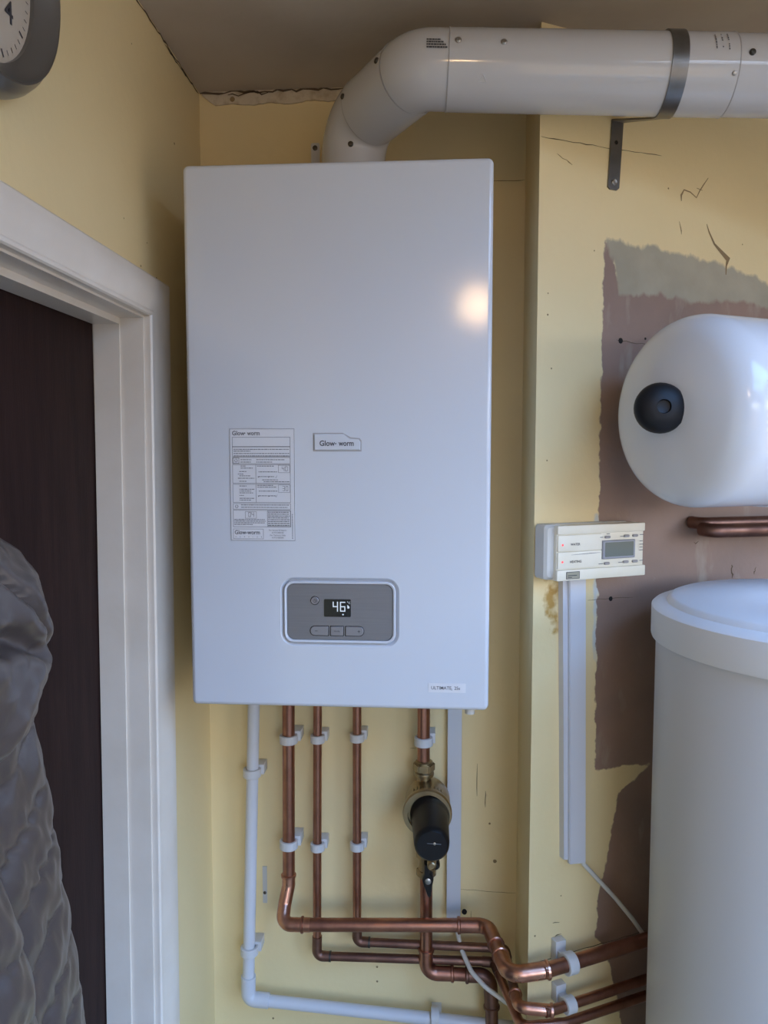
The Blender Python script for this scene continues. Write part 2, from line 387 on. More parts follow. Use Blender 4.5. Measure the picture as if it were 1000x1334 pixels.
crack(wander((.0298, 2.1928), (.0573, 2.1802), 5, .002), .0013, wall_right, WR, m='crack_s')
for (x, z, r) in ((.018, 1.9587, .0013), (.026, 1.88, .0012), (.0207, 1.7424, .0011), (.018, 1.99, .001), (.10, 2.06, .001), (.24, 2.17, .0012), (.06, 1.05, .001), (.012, .995, .0014), (.40, 2.10, .001)): hole(x, z, r, wall_right, WR, m='crack_s')
crack(wander((.3996, 1.563), (.402, 1.54), 5, .004), .003, wall_right, WR); crack(wander((.4569, 1.556), (.453, 1.543), 4, .003), .0022, wall_right, WR); crack([(.314, 1.606), (.318, 1.603), (.324, 1.607)], .0018, wall_right, WR)
crack(wander((.045, 1.008), (.058, 1.006), 3, .002), .0013, wall_right, WR); crack(wander((.05, .985), (.062, .986), 3, .002), .0013, wall_right, WR)
crack(wander((.066, 2.2135), (.146, 2.2135), 8, .002), .001, wall_back, m='crack_s')
crack(wander((.045, .965), (.146, .962), 8, .002), .0009, wall_back, m='crack_s'); hole(.108, 1.02, .003, wall_back, m='crack_s')
for (x, z0, z1) in ((.075, 1.20, 1.14), (.090, 1.15, 1.12), (.066, .925, .89)): crack(wander((x, z0), (x, z1), 4, .001), .0011, wall_back)
for (x, z) in ((-.34, 1.07), (-.3, .70), (-.105, .81), (-.105, .782), (-.02, 1.235), (.098, 1.09)): hole(x, z, .0018, wall_back, m='crack_s')
crack(wander((-.046, 1.225), (-.035, 1.225), 2, .001), .0012, wall_back, m='crack_s')
LW = Matrix.Translation((XL, 0, 0)) @ Matrix.Rotation(math.pi / 2, 4, 'Z')          # local x = world Y, local -y = into the room
for (y, z, r) in ((-.135, 2.235, .0018), (-.30, 2.30, .001), (-.26, 2.05, .001), (-.34, 2.06, .001), (-.225, 2.008, .0022), (-.285, 2.012, .0015), (-.47, 2.27, .001)): hole(y, z, r, wall_left, LW, m='crack_s')
crack(wander((-.30, ZC - .002), (-.004, ZC - .003), 26, .004), .0028, wall_left, LW); crack(wander((-.17, ZC - .006), (-.05, ZC - .005), 10, .004), .002, wall_left, LW, m='hole')
# crumbled filler under the ceiling line of the rear wall
b = MB(); n = 40; top = []; bot = []
for k in range(n + 1):
    x = XL + .006 + .30 * k / n; top.append((x, ZC)); bot.append((x, ZC - (.0215 + .0015 * math.sin(k * .7) + .0012 * random.random()) * min(1, (k + 1.) / 4) * (1. if k < 24 else .9)))
for k in range(n):
    q = [top[k], top[k + 1], bot[k + 1], bot[k]]
    b.loft([[(x, .001, z) for x, z in q], [(x, -.0035 - .0004 * math.sin(k * 2.1), z) for x, z in q]])
bmesh.ops.remove_doubles(b.bm, verts=b.bm.verts, dist=.0002)
b.build('filler_strip', 'filler', wall_back, smooth=0)
crack(wander((XL + .002, ZC - .003), (-.16, ZC - .002), 22, .005), .003, wall_back, y=-.0048); crack(wander((-.36, ZC - .007), (-.29, ZC - .005), 7, .006), .0022, wall_back, y=-.0048)
hole(-.352, ZC - .014, .004, wall_back, y=-.0048, m='crack_s')

# door, lining and architrave in the left wall
prof = [(0, 0), (0, .010), (.002, .0125), (.006, .013), (.009, .0115), (.012, .012), (.022, .0165), (.036, .0195), (.050, .0195), (.060, .0175), (.064, .014), (.064, 0)]
lean = -.035
def sec(kind):
    r = []
    for s_, t_ in prof:
        x = XL + t_
        r.append({0: (x, DY0 + lean + s_, 0), 1: (x, DY0 + s_, DZ + s_ * .86), 2: (x, DY1 - s_, DZ + s_ * .86), 3: (x, DY1 - s_, 0)}[kind])
    return r
struct(MB().loft([sec(k) for k in range(4)]).build('trim_1', 'gloss', smooth=25, base=(XL, DY0, 0)))
def jambbox(b_, x0, x1, y_face, back, z1):              # jamb following the architrave's lean
    b_.loft([[(x0, y_face + lean, 0), (x1, y_face + lean, 0), (x1, back, 0), (x0, back, 0)], [(x0, y_face, z1), (x1, y_face, z1), (x1, back, z1), (x0, back, z1)]])
b = MB(); jambbox(b, XL - .12, XL + .001, DY0 - .003, DY0 + .02, DZ + .02)
b.box(XL - .12, XL + .001, DY1 - .02, DY0 - .003, DZ - .003, DZ + .02); b.box(XL - .12, XL + .001, DY1 - .02, DY1 + .003, 0, DZ)
struct(b.build('trim_2', 'gloss', base=(XL, DY0, 0), smooth=0))
b = MB(); jambbox(b, XL - .069, XL - .032, DY0 - .0065, DY0 - .002, DZ)
b.box(XL - .069, XL - .032, DY1 + .003, DY0 - .006, DZ - .012, DZ)
struct(b.build('trim_3', 'gloss', base=(XL, DY0, 0), smooth=0))
struct(MB().box(XL - .110, XL - .0705, DY1 + .005, DY0 - .006, .005, DZ - .006, .001).build('door_1', 'wood', base=(XL - .1, DY1, 0)))

# ------------------------------------------------------------------ boiler
BX0, BX1, BZ0, BZ1, BY = -.345, .073, 1.397, 2.141, -.30
boiler = thing('boiler', 'white wall-hung gas boiler with grey control panel and small digital display', 'boiler', (-.136, -.15, BZ0))
def ringxz(poly, y): return [(x, y, z) for x, z in poly]
N_ = 8
def rr_in(x0, z0, x1, z1, r, d): return rrect(x0 + d, z0 + d, x1 - d, z1 - d, max(r - d, .0008), N_)
b = MB()
outer = [(0., .0), (0., BY + .006), (.0007, BY + .0036), (.0022, BY + .0014), (.0045, BY + .0002), (.006, BY)]
rings = [ringxz(rr_in(BX0, BZ0, BX1, BZ1, .008, d), y) for d, y in outer]
b.loft(rings, True, False)
PO = (-.2165, 1.4845, -.0505, 1.5815, .019)              # moat round the control panel
inner = [(0, BY), (.0012, BY + .0008), (.0042, BY + .006), (.0050, BY + .0062), (.0052, BY - .0005), (.0062, BY - .0016), (.0075, BY - .0016), (.0088, BY - .0006), (.0092, BY + .0030)]
irings = [ringxz(rr_in(*PO, d), y) for d, y in inner]
b.loft(irings, False, True)
bmesh.ops.remove_doubles(b.bm, verts=b.bm.verts, dist=1e-6)
be = [e for e in b.bm.edges if len(e.link_faces) == 1]
flat_front = [g for g in bmesh.ops.triangle_fill(b.bm, use_beauty=True, use_dissolve=False, edges=be, normal=(0, -1, 0))['geom'] if isinstance(g, bmesh.types.BMFace)]
for f in flat_front: f.tag = True
b.build('casing', 'enamel', boiler, smooth=40, flat_tagged=True)
panel = MB().plate(rrect(-.2073, 1.4937, -.0597, 1.5723, .011), BY + .0030, BY + .0004, .0006).build('control_panel', 'panel', boiler)
def pill(x0, z0, x1, z1, left, right):
    r = (z1 - z0) / 2 - .0002; s_ = .0012; pts = []
    for cx, cz, a0, rad in ((x1, z1, 0, r if right else s_), (x0, z1, 90, r if left else s_), (x0, z0, 180, r if left else s_), (x1, z0, 270, r if right else s_)):
        ccx = cx - rad if a0 in (0, 270) else cx + rad; ccz = cz - rad if a0 in (0, 90) else cz + rad
        for k in range(6): a = math.radians(a0 + 18 * k); pts.append((ccx + rad * math.cos(a), ccz + rad * math.sin(a)))
    return pts
for nm, x0, x1, L, R_, sym in (('minus', -.1745, -.1495, 1, 0, '-'), ('mode', -.1462, -.1285, 0, 0, 'bar'), ('plus', -.1252, -.1000, 0, 1, '+')):
    MB().plate(pill(x0 - .0009, 1.4992, x1 + .0009, 1.5138, L, R_), BY + .001, BY + .00025).build('button_surround', 'screen', panel)
    k = MB().plate(pill(x0, 1.5, x1, 1.513, L, R_), BY + .001, BY - .0012, .0007).build('button', 'panel_btn', panel)
    s_ = MB(); cx = (x0 + x1) / 2 + {'-': -.004, '+': .006, 'bar': 0}[sym]; cz = 1.5065; yy = BY - .0014
    if sym == 'bar': s_.text('mode', .0036, cx, cz - .001, yy, 'CENTER')
    else:
        s_.rect(cx - .0018, cx + .0018, cz - .0004, cz + .0004, yy)
        if sym == '+': s_.rect(cx - .0004, cx + .0004, cz - .0018, cz + .0018, yy)
    s_.build('symbol', 'print_', panel, smooth=0)
T = frame((-.168, BY + .001, 1.549), (0, -1, 0))
MB().lathe([(.0062, 0), (.0062, .0008)], T, 28).build('button_surround', 'screen', panel)
MB().lathe([(.0053, 0), (.0053, .0018), (.0046, .0024), (.0032, .0021)], T, 28).build('power_button', 'panel_btn', panel)
b = MB(); arc = [(-.168 + .0021 * math.cos(a), BY - .0016, 1.549 + .0021 * math.sin(a)) for a in np.linspace(math.radians(125), math.radians(415), 16)]
b.tube(arc, .0003, 5); b.tube([(-.168, BY - .0016, 1.549), (-.168, BY - .0016, 1.5517)], .0003, 5); b.build('symbol', 'print_', panel)
disp = MB().plate(rrect(-.1552, 1.5265, -.1178, 1.5512, .0015), BY + .001, BY - .0002).build('display', 'screen', boiler)
SEG = {'0': 'abcdef', '3': 'abgcd', '4': 'fgbc', '6': 'afgedc'}
def digit(b_, ch, x0, z0, w, h, th, y):
    segs = dict(a=(x0, x0 + w, z0 + h - th, z0 + h), d=(x0, x0 + w, z0, z0 + th), g=(x0, x0 + w, z0 + h / 2 - th / 2, z0 + h / 2 + th / 2),
                f=(x0, x0 + th, z0 + h / 2, z0 + h), e=(x0, x0 + th, z0, z0 + h / 2), b=(x0 + w - th, x0 + w, z0 + h / 2, z0 + h), c=(x0 + w - th, x0 + w, z0, z0 + h / 2))
    for c_ in SEG[ch]:
        q = segs[c_]; g = .0002 * min(1, h / .01); b_.rect(q[0] + g, q[1] - g, q[2] + g, q[3] - g, y)
b = MB(); yy = BY - .0006
digit(b, '4', -.1432, 1.5338, .0078, .0142, .0018, yy); digit(b, '6', -.1330, 1.5338, .0078, .0142, .0018, yy)
b.rect(-.1297, -.1277, 1.5290, 1.5308, yy); b.text('C', .0042, -.1212, 1.5450, yy); b.rect(-.1228, -.1218, 1.5472, 1.5482, yy)
b.loft([[(-.1225, yy, 1.5385), (-.1200, yy, 1.5385), (-.1195, yy, 1.5405), (-.1212, yy, 1.5425), (-.1228, yy, 1.5435)], [(-.1225, yy + .0001, 1.5385), (-.1200, yy + .0001, 1.5385), (-.1195, yy + .0001, 1.5405), (-.1212, yy + .0001, 1.5425), (-.1228, yy + .0001, 1.5435)]])
b.build('digits', 'led', disp, smooth=0)
# badge
bp = [(-.1675, 1.757), (-.104, 1.757), (-.104, 1.7685), (-.1065, 1.7720), (-.1185, 1.7730), (-.1265, 1.7792), (-.1675, 1.7792)]
grow = lambda P, d: [(x + d * (1 if x > -.12 else -1), z + d * (1 if z > 1.765 else -1)) for x, z in P]
badge = MB().plate(bp, BY + .001, BY - .0022, .0012).build('badge', 'enamel', boiler)
b = MB(); g1 = grow(bp, .0016); b.plate(g1, BY + .001, BY - .0001); b.build('badge_surround', 'seam', boiler, smooth=0)
b = MB(); b.text('Glow', .0102, -.1600, 1.7632, BY - .0024, bold=.0002, sxs=.93); b.text('worm', .0102, -.1125, 1.7632, BY - .0024, 'RIGHT', bold=.0002, sxs=.84)
b.lathe([(.0009, 0), (.0009, .0002)], frame((-.1376, BY - .0022, 1.7660), (0, -1, 0)), 10); b.build('lettering', 'print_', badge, smooth=0)
# model label
ml = MB().plate(rrect(-.010, 1.4225, .0415, 1.4355, .0008), BY + .0004, BY - .0006).build('model_label', 'sticker', boiler)
b = MB(); b.text('ULTIMATE', .0066, -.0064, 1.4268, BY - .0008, sxs=.93, bold=.00008); b.text('3', .0036, .0212, 1.4256, BY - .0008); b.text('25s', .0066, .0256, 1.4268, BY - .0008, sxs=.88, bold=.00008); b.build('lettering', 'print_l', ml, smooth=0)
# instruction sticker
st = MB().plate(rrect(-.2850, 1.632, -.1945, 1.7868, .0008), BY + .0004, BY - .0004).build('instruction_sticker', 'sticker', boiler)
b = MB(); yy = BY - .0006
def frame_lines(x0, x1, z0, z1, w=.0005):
    b.rect(x0, x1, z0, z0 + w, yy); b.rect(x0, x1, z1 - w, z1, yy); b.rect(x0, x0 + w, z0, z1, yy); b.rect(x1 - w, x1, z0, z1, yy)
def fine(x0, x1, z, h=.0009):                          # small print too small to read
    x = x0
    while x < x1 - .001:
        w = min(.0012 + random.random() * .0035, x1 - x); b.rect(x, x + w, z, z + h, yy); x += w + .0006
frame_lines(-.2848, -.1947, 1.6322, 1.7866)
for z0, z1 in ((1.7620, 1.7752), (1.7482, 1.7620), (1.7385, 1.7475), (1.7115, 1.7375), (1.6850, 1.7105), (1.6755, 1.6838), (1.6510, 1.6745)): frame_lines(-.2815, -.2005, z0, z1)
for z in (1.7580, 1.7555, 1.7522, 1.7490): fine(-.2795, -.2020 if z != 1.7555 else -.256, z)
frame_lines(-.2805, -.2720, 1.7390, 1.7470); fine(-.270, -.254, 1.7437); fine(-.270, -.255, 1.7405); fine(-.248, -.208, 1.7437); fine(-.248, -.226, 1.7405)
b.rect(-.2490, -.2485, 1.7115, 1.7375, yy); b.rect(-.2490, -.2485, 1.6850, 1.7105, yy)
for z, x0, x1 in ((1.7350, -.270, -.263), (1.7322, -.270, -.253), (1.7275, -.272, -.262), (1.7240, -.274, -.265), (1.7215, -.272, -.256), (1.7182, -.274, -.251), (1.7140, -.272, -.262),
                  (1.7350, -.247, -.222), (1.7270, -.245, -.219), (1.7205, -.245, -.222), (1.7160, -.240, -.218), (1.7135, -.238, -.202),
                  (1.7075, -.272, -.262), (1.7030, -.272, -.251), (1.7005, -.272, -.254), (1.6980, -.272, -.253), (1.6945, -.272, -.266), (1.6905, -.272, -.250), (1.6880, -.272, -.256),
                  (1.7085, -.247, -.225), (1.7060, -.247, -.220), (1.7005, -.245, -.219), (1.6940, -.245, -.221),
                  (1.6812, -.270, -.203), (1.6780, -.270, -.205), (1.6610, -.280, -.237), (1.6588, -.280, -.236), (1.6565, -.280, -.236), (1.6542, -.280, -.254)): fine(x0, x1, z)
for k in range(8): fine(-.2325, -.2025, 1.6530 + k * .0026, .0011)
frame_lines(-.2335, -.2010, 1.6520, 1.6738)
for bx, bz, by_ in ((-.2175, 1.7262, 1.7368), (-.2175, 1.6990, 1.7098), (-.2645, 1.6630, 1.6725)): frame_lines(bx, bx + .016, bz, by_, .0004)
for ch, x, z in (('4', -.2125, 1.7283), ('0', -.2080, 1.7283), ('3', -.2120, 1.7012), ('0', -.2075, 1.7012), ('0', -.2600, 1.6650), ('4', -.2555, 1.6650)): digit(b, ch, x, z, .0036, .0068, .0008, yy)
for cz in (1.7430, 1.6797):
    b.tube([(-.2762 + .0020 * math.cos(a), yy, cz + .0020 * math.sin(a)) for a in np.linspace(math.radians(125), math.radians(415), 12)], .0003, 4); b.rect(-.2764, -.2760, cz, cz + .0028, yy)
for z in (1.7205, 1.6940):
    for k in (-.246, -.2315): b.loft([[(k, yy, z - .0011), (k + .0018, yy, z), (k, yy, z + .0011)], [(k, yy + .0001, z - .0011), (k + .0018, yy + .0001, z), (k, yy + .0001, z + .0011)]])
    b.ribbon([(-.2220, z), (-.2208, z - .0012), (-.2190, z + .0022)], .0006, yy)
b.text('Glow', .0084, -.2815, 1.7778, yy, bold=.00018, sxs=.94); b.text('worm', .0084, -.2425, 1.7778, yy, 'RIGHT', bold=.00018, sxs=.86); b.rect(-.2640, -.2627, 1.7798, 1.7812, yy)
frame_lines(-.2815, -.2390, 1.6345, 1.6485, .0004)
b.text('Glow-worm', .0080, -.2797, 1.6410, yy, bold=.00015, sxs=.90)
for k, ch in enumerate('SERVICE'): b.text(ch, .0026, -.2785 + k * .0060, 1.6364, yy)
for s_, z in (('For Service & Repairs', 1.6458), ('01773 828100', 1.6424), ('For Technical Help', 1.6388), ('01773 828300', 1.6354)): b.text(s_, .0030, -.2190, z, yy, 'CENTER', sxs=.95)
for k in range(16): b.rect(-.1990, -.1978, 1.6350 + k * .0022, 1.6350 + k * .0022 + .0012, yy)
b.build('print', 'print_l', st, smooth=0, kind='stuff')
# mounting tab showing above the top edge
tab = MB().plate(rrect(-.2145, 2.12, -.2000, 2.276, .003), -.016, -.019).build('mounting_tab', 'white_plastic', boiler)
MB().lathe([(.0042, 0), (.0042, .0015), (.002, .0022)], frame((-.2075, -.019, 2.2675), (0, -1, 0)), 14).build('screw', 'screw_dark', tab)
MB().lathe([(.007, 0), (.007, -.012)], Matrix.Translation((.048, -.285, BZ0 + .004)), 12).build('underside_stud', 'cream_d', boiler)

# ------------------------------------------------------------------ flue
FR = .050
flue = thing('flue', 'white flue pipe elbowing off the boiler top and running along the ceiling', 'flue', (-.132, -.115, BZ1))
F0 = Vector((-.132, -.115, 2.141)); F1 = Vector((-.132, -.115, 2.205)); F2 = Vector((-.118, -.135, 2.215))
def bez(p0, p1, p2, p3, n): return [p0 * (1 - t) ** 3 + p1 * 3 * t * (1 - t) ** 2 + p2 * 3 * t * t * (1 - t) + p3 * t ** 3 for t in [k / n for k in range(n + 1)]]
HS, HE = Vector((.012, -.256, 2.2725)), Vector((.75, -.234, 2.245))
HD = (HE - HS).normalized()
EA, EB = Vector((-.132, -.115, 2.262)), HS - HD * .040
fp = [Vector(q) for q in fillet([F0, EA, EB, HS], [0, .056, .074, 0], 14)]      # F0, 15 arc points, 15 arc points, HS
curve = fp[1:]; i1, i2 = 14, 15
MB().tube([F0] + curve[:i1 + 1], FR, 48).build('lower_elbow', 'flue', flue)
MB().tube([curve[i1], curve[i1].lerp(curve[i2], .5), curve[i2]], FR + .0007, 48).build('elbow_sleeve', 'flue', flue)
MB().tube(curve[i2:], FR + .0002, 48).build('upper_elbow', 'flue', flue)
JX = .384; HJ = HS + HD * ((JX - HS.x) / HD.x)
MB().tube([HS, HJ], FR + .0009, 48).build('straight_pipe', 'flue', flue)
MB().tube([HJ, HE], FR, 48).build('extension_pipe', 'flue', flue)
for p, d, r in ((curve[i1], curve[i1 + 1] - curve[i1 - 1], FR + .0005), (curve[i2], curve[i2 + 1] - curve[i2 - 1], FR + .0007), (HS, HD, FR + .0009), (HJ, HD, FR + .0009)):
    MB().lathe([(r, -.0007), (r + .0004, -.0005), (r + .0004, .0005), (r, .0007)], frame(p, d), 48, cap=False).build('joint_line', 'seam', flue)
def flue_screw(c, d, toward, r=.0042, m='screw_dark', rr=FR):
    d = Vector(d).normalized(); n = Vector(toward); n = (n - d * n.dot(d)).normalized()
    MB().lathe([(r, -.002), (r, .0012), (r * .75, .0026), (r * .3, .0030)], frame(c + n * (rr + .0006), n), 14).build('screw', m, flue)
flue_screw(Vector((-.132, -.115, 2.215)), (0, 0, 1), (.02, -1, 0), m='screw_dark')
SD = (curve[i2] - curve[i1]).normalized()
flue_screw(curve[i1] + SD * .004, SD, (-.75, -.45, .12), m='screw_dark')
flue_screw(curve[i2] - SD * .008, SD, (-.70, -.45, .22), m='screw_dark')
flue_screw(curve[i1] + SD * .014, SD, (-.35, -.1, 1), m='screw_dark')
flue_screw(curve[i2] - SD * .006, SD, (-.25, -.1, 1), m='screw_dark')
ang = lambda a: (0, -math.cos(a), math.sin(a))
flue_screw(HS + HD * .011, HD, ang(.30), m='screw'); flue_screw(HS + HD * .070, HD, ang(.27), m='screw')
flue_screw(HJ + HD * .014, HD, ang(.12), m='screw_dark'); flue_screw(HJ - HD * .006, HD, ang(-.38), r=.003, m='screw')
# four short lines of print on the flue, too small to read, laid on the curved surface
b = MB()
for k, w_ in enumerate((.019, .022, .025, .027)):
    x, a_ = 0., .32 - k * .070
    while x < w_ - .001:
        dx = min(.0016 + random.random() * .003, w_ - x); q = []
        for ex, aa in ((x, a_), (x + dx, a_), (x + dx, a_ - .040), (x, a_ - .040)): q.append(b.v(HS - HD * (.028 - ex) + Vector((0, -math.cos(aa), math.sin(aa))) * (FR + .0017)))
        b.bm.faces.new(q); x += dx + .0005
b.build('print', 'print_', flue, smooth=0, kind='stuff')
b = MB()                                               # rows of small print running round the pipe beside the joint
for row, dx in ((0, .030), (1, .022), (2, .014)):
    a = .80 - .04 * row
    while a > .22 - .02 * row:
        da = .03 + random.random() * .05
        if random.random() < .72:
            c = HJ - HD * dx; q = []
            for aa, ex in ((a, 0), (a, .0016), (a - da, .0016), (a - da, 0)): q.append(b.v(c + HD * ex + Vector((0, -math.cos(aa), math.sin(aa))) * (FR + .0016)))
            b.bm.faces.new(q)
        a -= da + .02
b.build('print', 'print_l', flue, smooth=0)
c = HS + HD * .045; a = -.62                            # embossed recycling arrow mark
b = MB()
for x_, z_ in ((0, 0), (.004, .0)): 
    pts = [(-.006, -.004), (.006, -.004), (0, .007)]
for k in range(3):
    p0, p1 = pts[k], pts[(k + 1) % 3]
    path = []
    for tt in (0.1, .5, .9):
        x = p0[0] + (p1[0] - p0[0]) * tt; z = p0[1] + (p1[1] - p0[1]) * tt; aa = a + z / FR
        path.append(c + HD * x + Vector((0, -math.cos(aa), math.sin(aa))) * (FR + .0012))
    b.tube(path, .0006, 5)
b.build('embossed_mark', 'white_plastic', flue)

# flue bracket: band round the pipe, arm down the wall
brk = thing('flue_bracket', 'grey metal band and arm bracket holding the flue to the wall', 'bracket', WR @ Vector((.135, 0, 2.15)))
BXc = HS + HD * ((.308 - HS.x) / HD.x)
BT = frame(BXc, HD)
b = MB(); prof_b = [(FR + .0012, -.0105), (FR + .0030, -.0105), (FR + .0030, .0105), (FR + .0012, .0105)]
ringb = []
for k in range(49):
    a = 2 * math.pi * k / 48
    ringb.append([BT @ Vector((r * math.cos(a), r * math.sin(a), h)) for r, h in prof_b])
b.loft(ringb[:-1] + [ringb[0]], False, False); bmesh.ops.remove_doubles(b.bm, verts=b.bm.verts, dist=1e-5); b.build('band', 'steel', brk)
b = MB(WR)
arm = [(.1215, 2.157), (.1255, 2.1535), (.1385, 2.1535), (.1425, 2.157), (.1480, 2.256), (.1270, 2.256)]
b.plate(arm, 0, -.0028)
b.build('arm', 'steel', brk, smooth=20)
p0 = WR @ Vector((.1375, -.001, 2.256)); p1 = BXc + Vector((0, .030, -.043))
b = MB(); sd = WR.to_3x3() @ Vector((1, 0, 0)) * .0105
b.loft([[p0 - sd + Vector((0, 0, -.0014)), p0 + sd + Vector((0, 0, -.0014)), p0 + sd + Vector((0, 0, .0014)), p0 - sd + Vector((0, 0, .0014))],
        [p1 - Vector((.0105, 0, .0014)), p1 + Vector((.0105, 0, -.0014)), p1 + Vector((.0105, 0, .0014)), p1 + Vector((-.0105, 0, .0014))]])
b.build('strut', 'steel', brk, smooth=20)
nW = WR.to_3x3() @ Vector((0, -1, 0))
MB().lathe([(.0048, 0), (.0048, .0014), (.0034, .0026), (.0014, .0022)], frame(WR @ Vector((.1325, -.0028, 2.1645)), nW), 16).build('screw', 'screw', brk)
MB().lathe([(.0030, 0), (.0030, .0004)], frame(WR @ Vector((.1350, -.0028, 2.2233)), nW), 12).build('bolt_hole', 'hole', brk)

# ------------------------------------------------------------------ pipework under the boiler
def collar(path_pt, d, r, w, parent, m='copper', name='fitting_collar', lip=.0012):
    d = Vector(d).normalized(); p = Vector(path_pt)
    MB().tube([p - d * w / 2, p - d * w * .3, p + d * w * .3, p + d * w / 2], [r, r + lip, r + lip, r], 18).build(name, m, parent)
def elbow(pts, rad, r, parent, m='copper', lip=True, name='elbow', n=9):
    f = fillet(pts, rad, n); MB().tube(f, r, 18).build(name, m, parent)
    if lip:
        collar(f[0], Vector(f[1]) - Vector(f[0]), r + .0003, .006, parent, m, 'elbow_lip', .0016); collar(f[-1], Vector(f[-1]) - Vector(f[-2]), r + .0003, .006, parent, m, 'elbow_lip', .0016)
V = Vector
# 22 mm pipe nearest the white waste pipe
p = thing('copper_pipe', 'thick copper pipe furthest left, turning along the front of the pipework', 'pipe', (-.26, -.04, .92))
MB().tube([(-.257, -.04, 1.397), (-.260, -.04, .995)], .011, 18).build('riser', 'copper', p)
elbow([(-.260, -.04, 1.004), (-.260, -.042, .985), (-.2655, -.052, .955), (-.2655, -.0755, .9325), (-.216, -.0755, .9335)], [0, .02, .02, .016, 0], .0118, p, 'copper_bright', False, 'swept_elbow')
collar((-.2602, -.0405, 1.002), (0, 0, 1), .0118, .006, p, 'copper_bright', 'elbow_lip', .0018); collar((-.2300, -.0755, .9332), (1, 0, .03), .0120, .005, p, 'copper', 'elbow_lip', .0020)
MB().tube([(-.242, -.0755, .9328), (.062, -.0755, .9455)], .0112, 20).build('horizontal_run', 'copper', p)
A, B_ = V((.042, -.0755, .9445)), V((.091, -.0755, .9462)); Cn = V((.114, -.2170, .9575)); D_ = WR @ V((.012, -.036, .962)); E_ = WR @ V((.55, -.036, .962))
elbow([A, B_, B_.lerp(Cn, .42)], .022, .0124, p, 'copper')
MB().tube([B_.lerp(Cn, .3), B_.lerp(Cn, .75)], .0112, 18).build('offset_run', 'copper', p)
elbow([B_.lerp(Cn, .64), Cn, D_], .022, .0126, p, 'copper_bright')
MB().tube([D_ + (D_ - E_).normalized() * .01, E_], .0112, 18).build('wall_run', 'copper', p)
# 15 mm pipes
p = thing('copper_pipe', 'thin copper pipe second from left, turning into the lowest horizontal run', 'pipe', (-.21, -.03, .84))
MB().tube([(-.207, -.03, 1.397), (-.2115, -.03, .875)], .0077, 16).build('riser', 'copper', p)
elbow([(-.2112, -.03, .884), (-.2120, -.03, .8465), (-.188, -.03, .8467)], .011, .0088, p, 'copper_dull', False)
MB().tube([(-.1895, -.03, .8467), (-.1860, -.03, .8467)], .0093, 16).build('solder_ring', 'solder', p)
MB().tube([(-.195, -.03, .8467), (.095, -.034, .8530)], .0077, 16).build('horizontal_run', 'copper_dull', p)
G0, G1, G2 = V((.085, -.034, .8528)), V((.106, -.036, .8530)), V((.135, -.205, .866)); G3 = WR @ V((.0, -.032, .866))
elbow([G0, G1, G1.lerp(G2, .2)], .011, .0088, p, 'copper_dull', False)
MB().tube(fillet([G1.lerp(G2, .1), G2, WR @ V((.05, -.032, .862)), WR @ V((.5, -.032, .862))], .014), .0077, 16).build('wall_run', 'copper', p)
p = thing('copper_pipe', 'thin copper pipe third from left, turning into the middle horizontal run', 'pipe', (-.138, -.03, .87))
MB().tube([(-.1375, -.03, 1.397), (-.1388, -.03, .902)], .0077, 16).build('riser', 'copper', p)
elbow([(-.1387, -.03, .910), (-.1390, -.03, .8765), (-.117, -.03, .8765)], .011, .0088, p, 'copper_dull', False)
MB().tube([(-.1185, -.03, .8765), (-.1150, -.03, .8765)], .0093, 16).build('solder_ring', 'solder', p)
MB().tube([(-.122, -.03, .8765), (.105, -.032, .8775)], .0077, 16).build('horizontal_run', 'copper_dull', p)
H1 = V((.124, -.034, .8778)); H2 = V((.131, -.2, .894))
elbow([V((.100, -.032, .8775)), H1, H1.lerp(H2, .16)], .012, .0092, p, 'copper_dull', False)
f = [H1.lerp(H2, .1), H2, WR @ V((.03, -.034, .892))]
MB().tube([f[0], H1.lerp(H2, .86)], .0077, 16).build('offset_run', 'copper_dull', p)
elbow([H1.lerp(H2, .8), H2, WR @ V((.022, -.034, .892))], .014, .0090, p, 'copper_bright')
MB().tube([WR @ V((.01, -.034, .8922)), WR @ V((.55, -.034, .8922))], .0077, 16).build('wall_run', 'copper', p)
# 22 mm pipe carrying the filter
p = thing('copper_pipe', 'thick copper pipe on the right, running through the magnetic filter', 'pipe', (-.015, -.04, .83))
MB().tube([(-.0205, -.04, 1.397), (-.0205, -.04, 1.205)], .0110, 18).build('riser', 'copper', p)
MB().tube([(-.0150, -.04, 1.030), (-.0145, -.04, .862)], .0110, 18).build('lower_riser', 'copper', p)
elbow([(-.0145, -.04, .874), (-.0145, -.04, .8305), (.032, -.04, .8315)], .020, .0124, p, 'copper')
MB().tube([(.020, -.04, .8312), (.070, -.041, .8315)], .0110, 18).build('short_run', 'copper', p)
elbow([(.058, -.041, .8315), (.098, -.041, .8320), (.102, -.042, .775)], .024, .0126, p, 'copper_dull')
MB().tube([(.101, -.042, .80), (.112, -.05, .40)], .0112, 18).build('drop', 'copper_dull', p)
# stub pipes behind the vessel, on the splayed wall
p = thing('copper_pipe', 'copper pipe end behind the white expansion vessel', 'pipe', WR @ V((.30, -.05, 1.60)))
MB().tube(fillet([WR @ V((.303, -.004, 1.640)), WR @ V((.306, -.028, 1.6395)), WR @ V((.62, -.028, 1.636))], .012), .0100, 18).build('rear_tube', 'copper_dull', p)
MB().tube(fillet([WR @ V((.300, -.030, 1.6310)), WR @ V((.303, -.054, 1.6300)), WR @ V((.62, -.054, 1.6235))], .014), .0112, 18).build('front_tube', 'copper_dull', p)

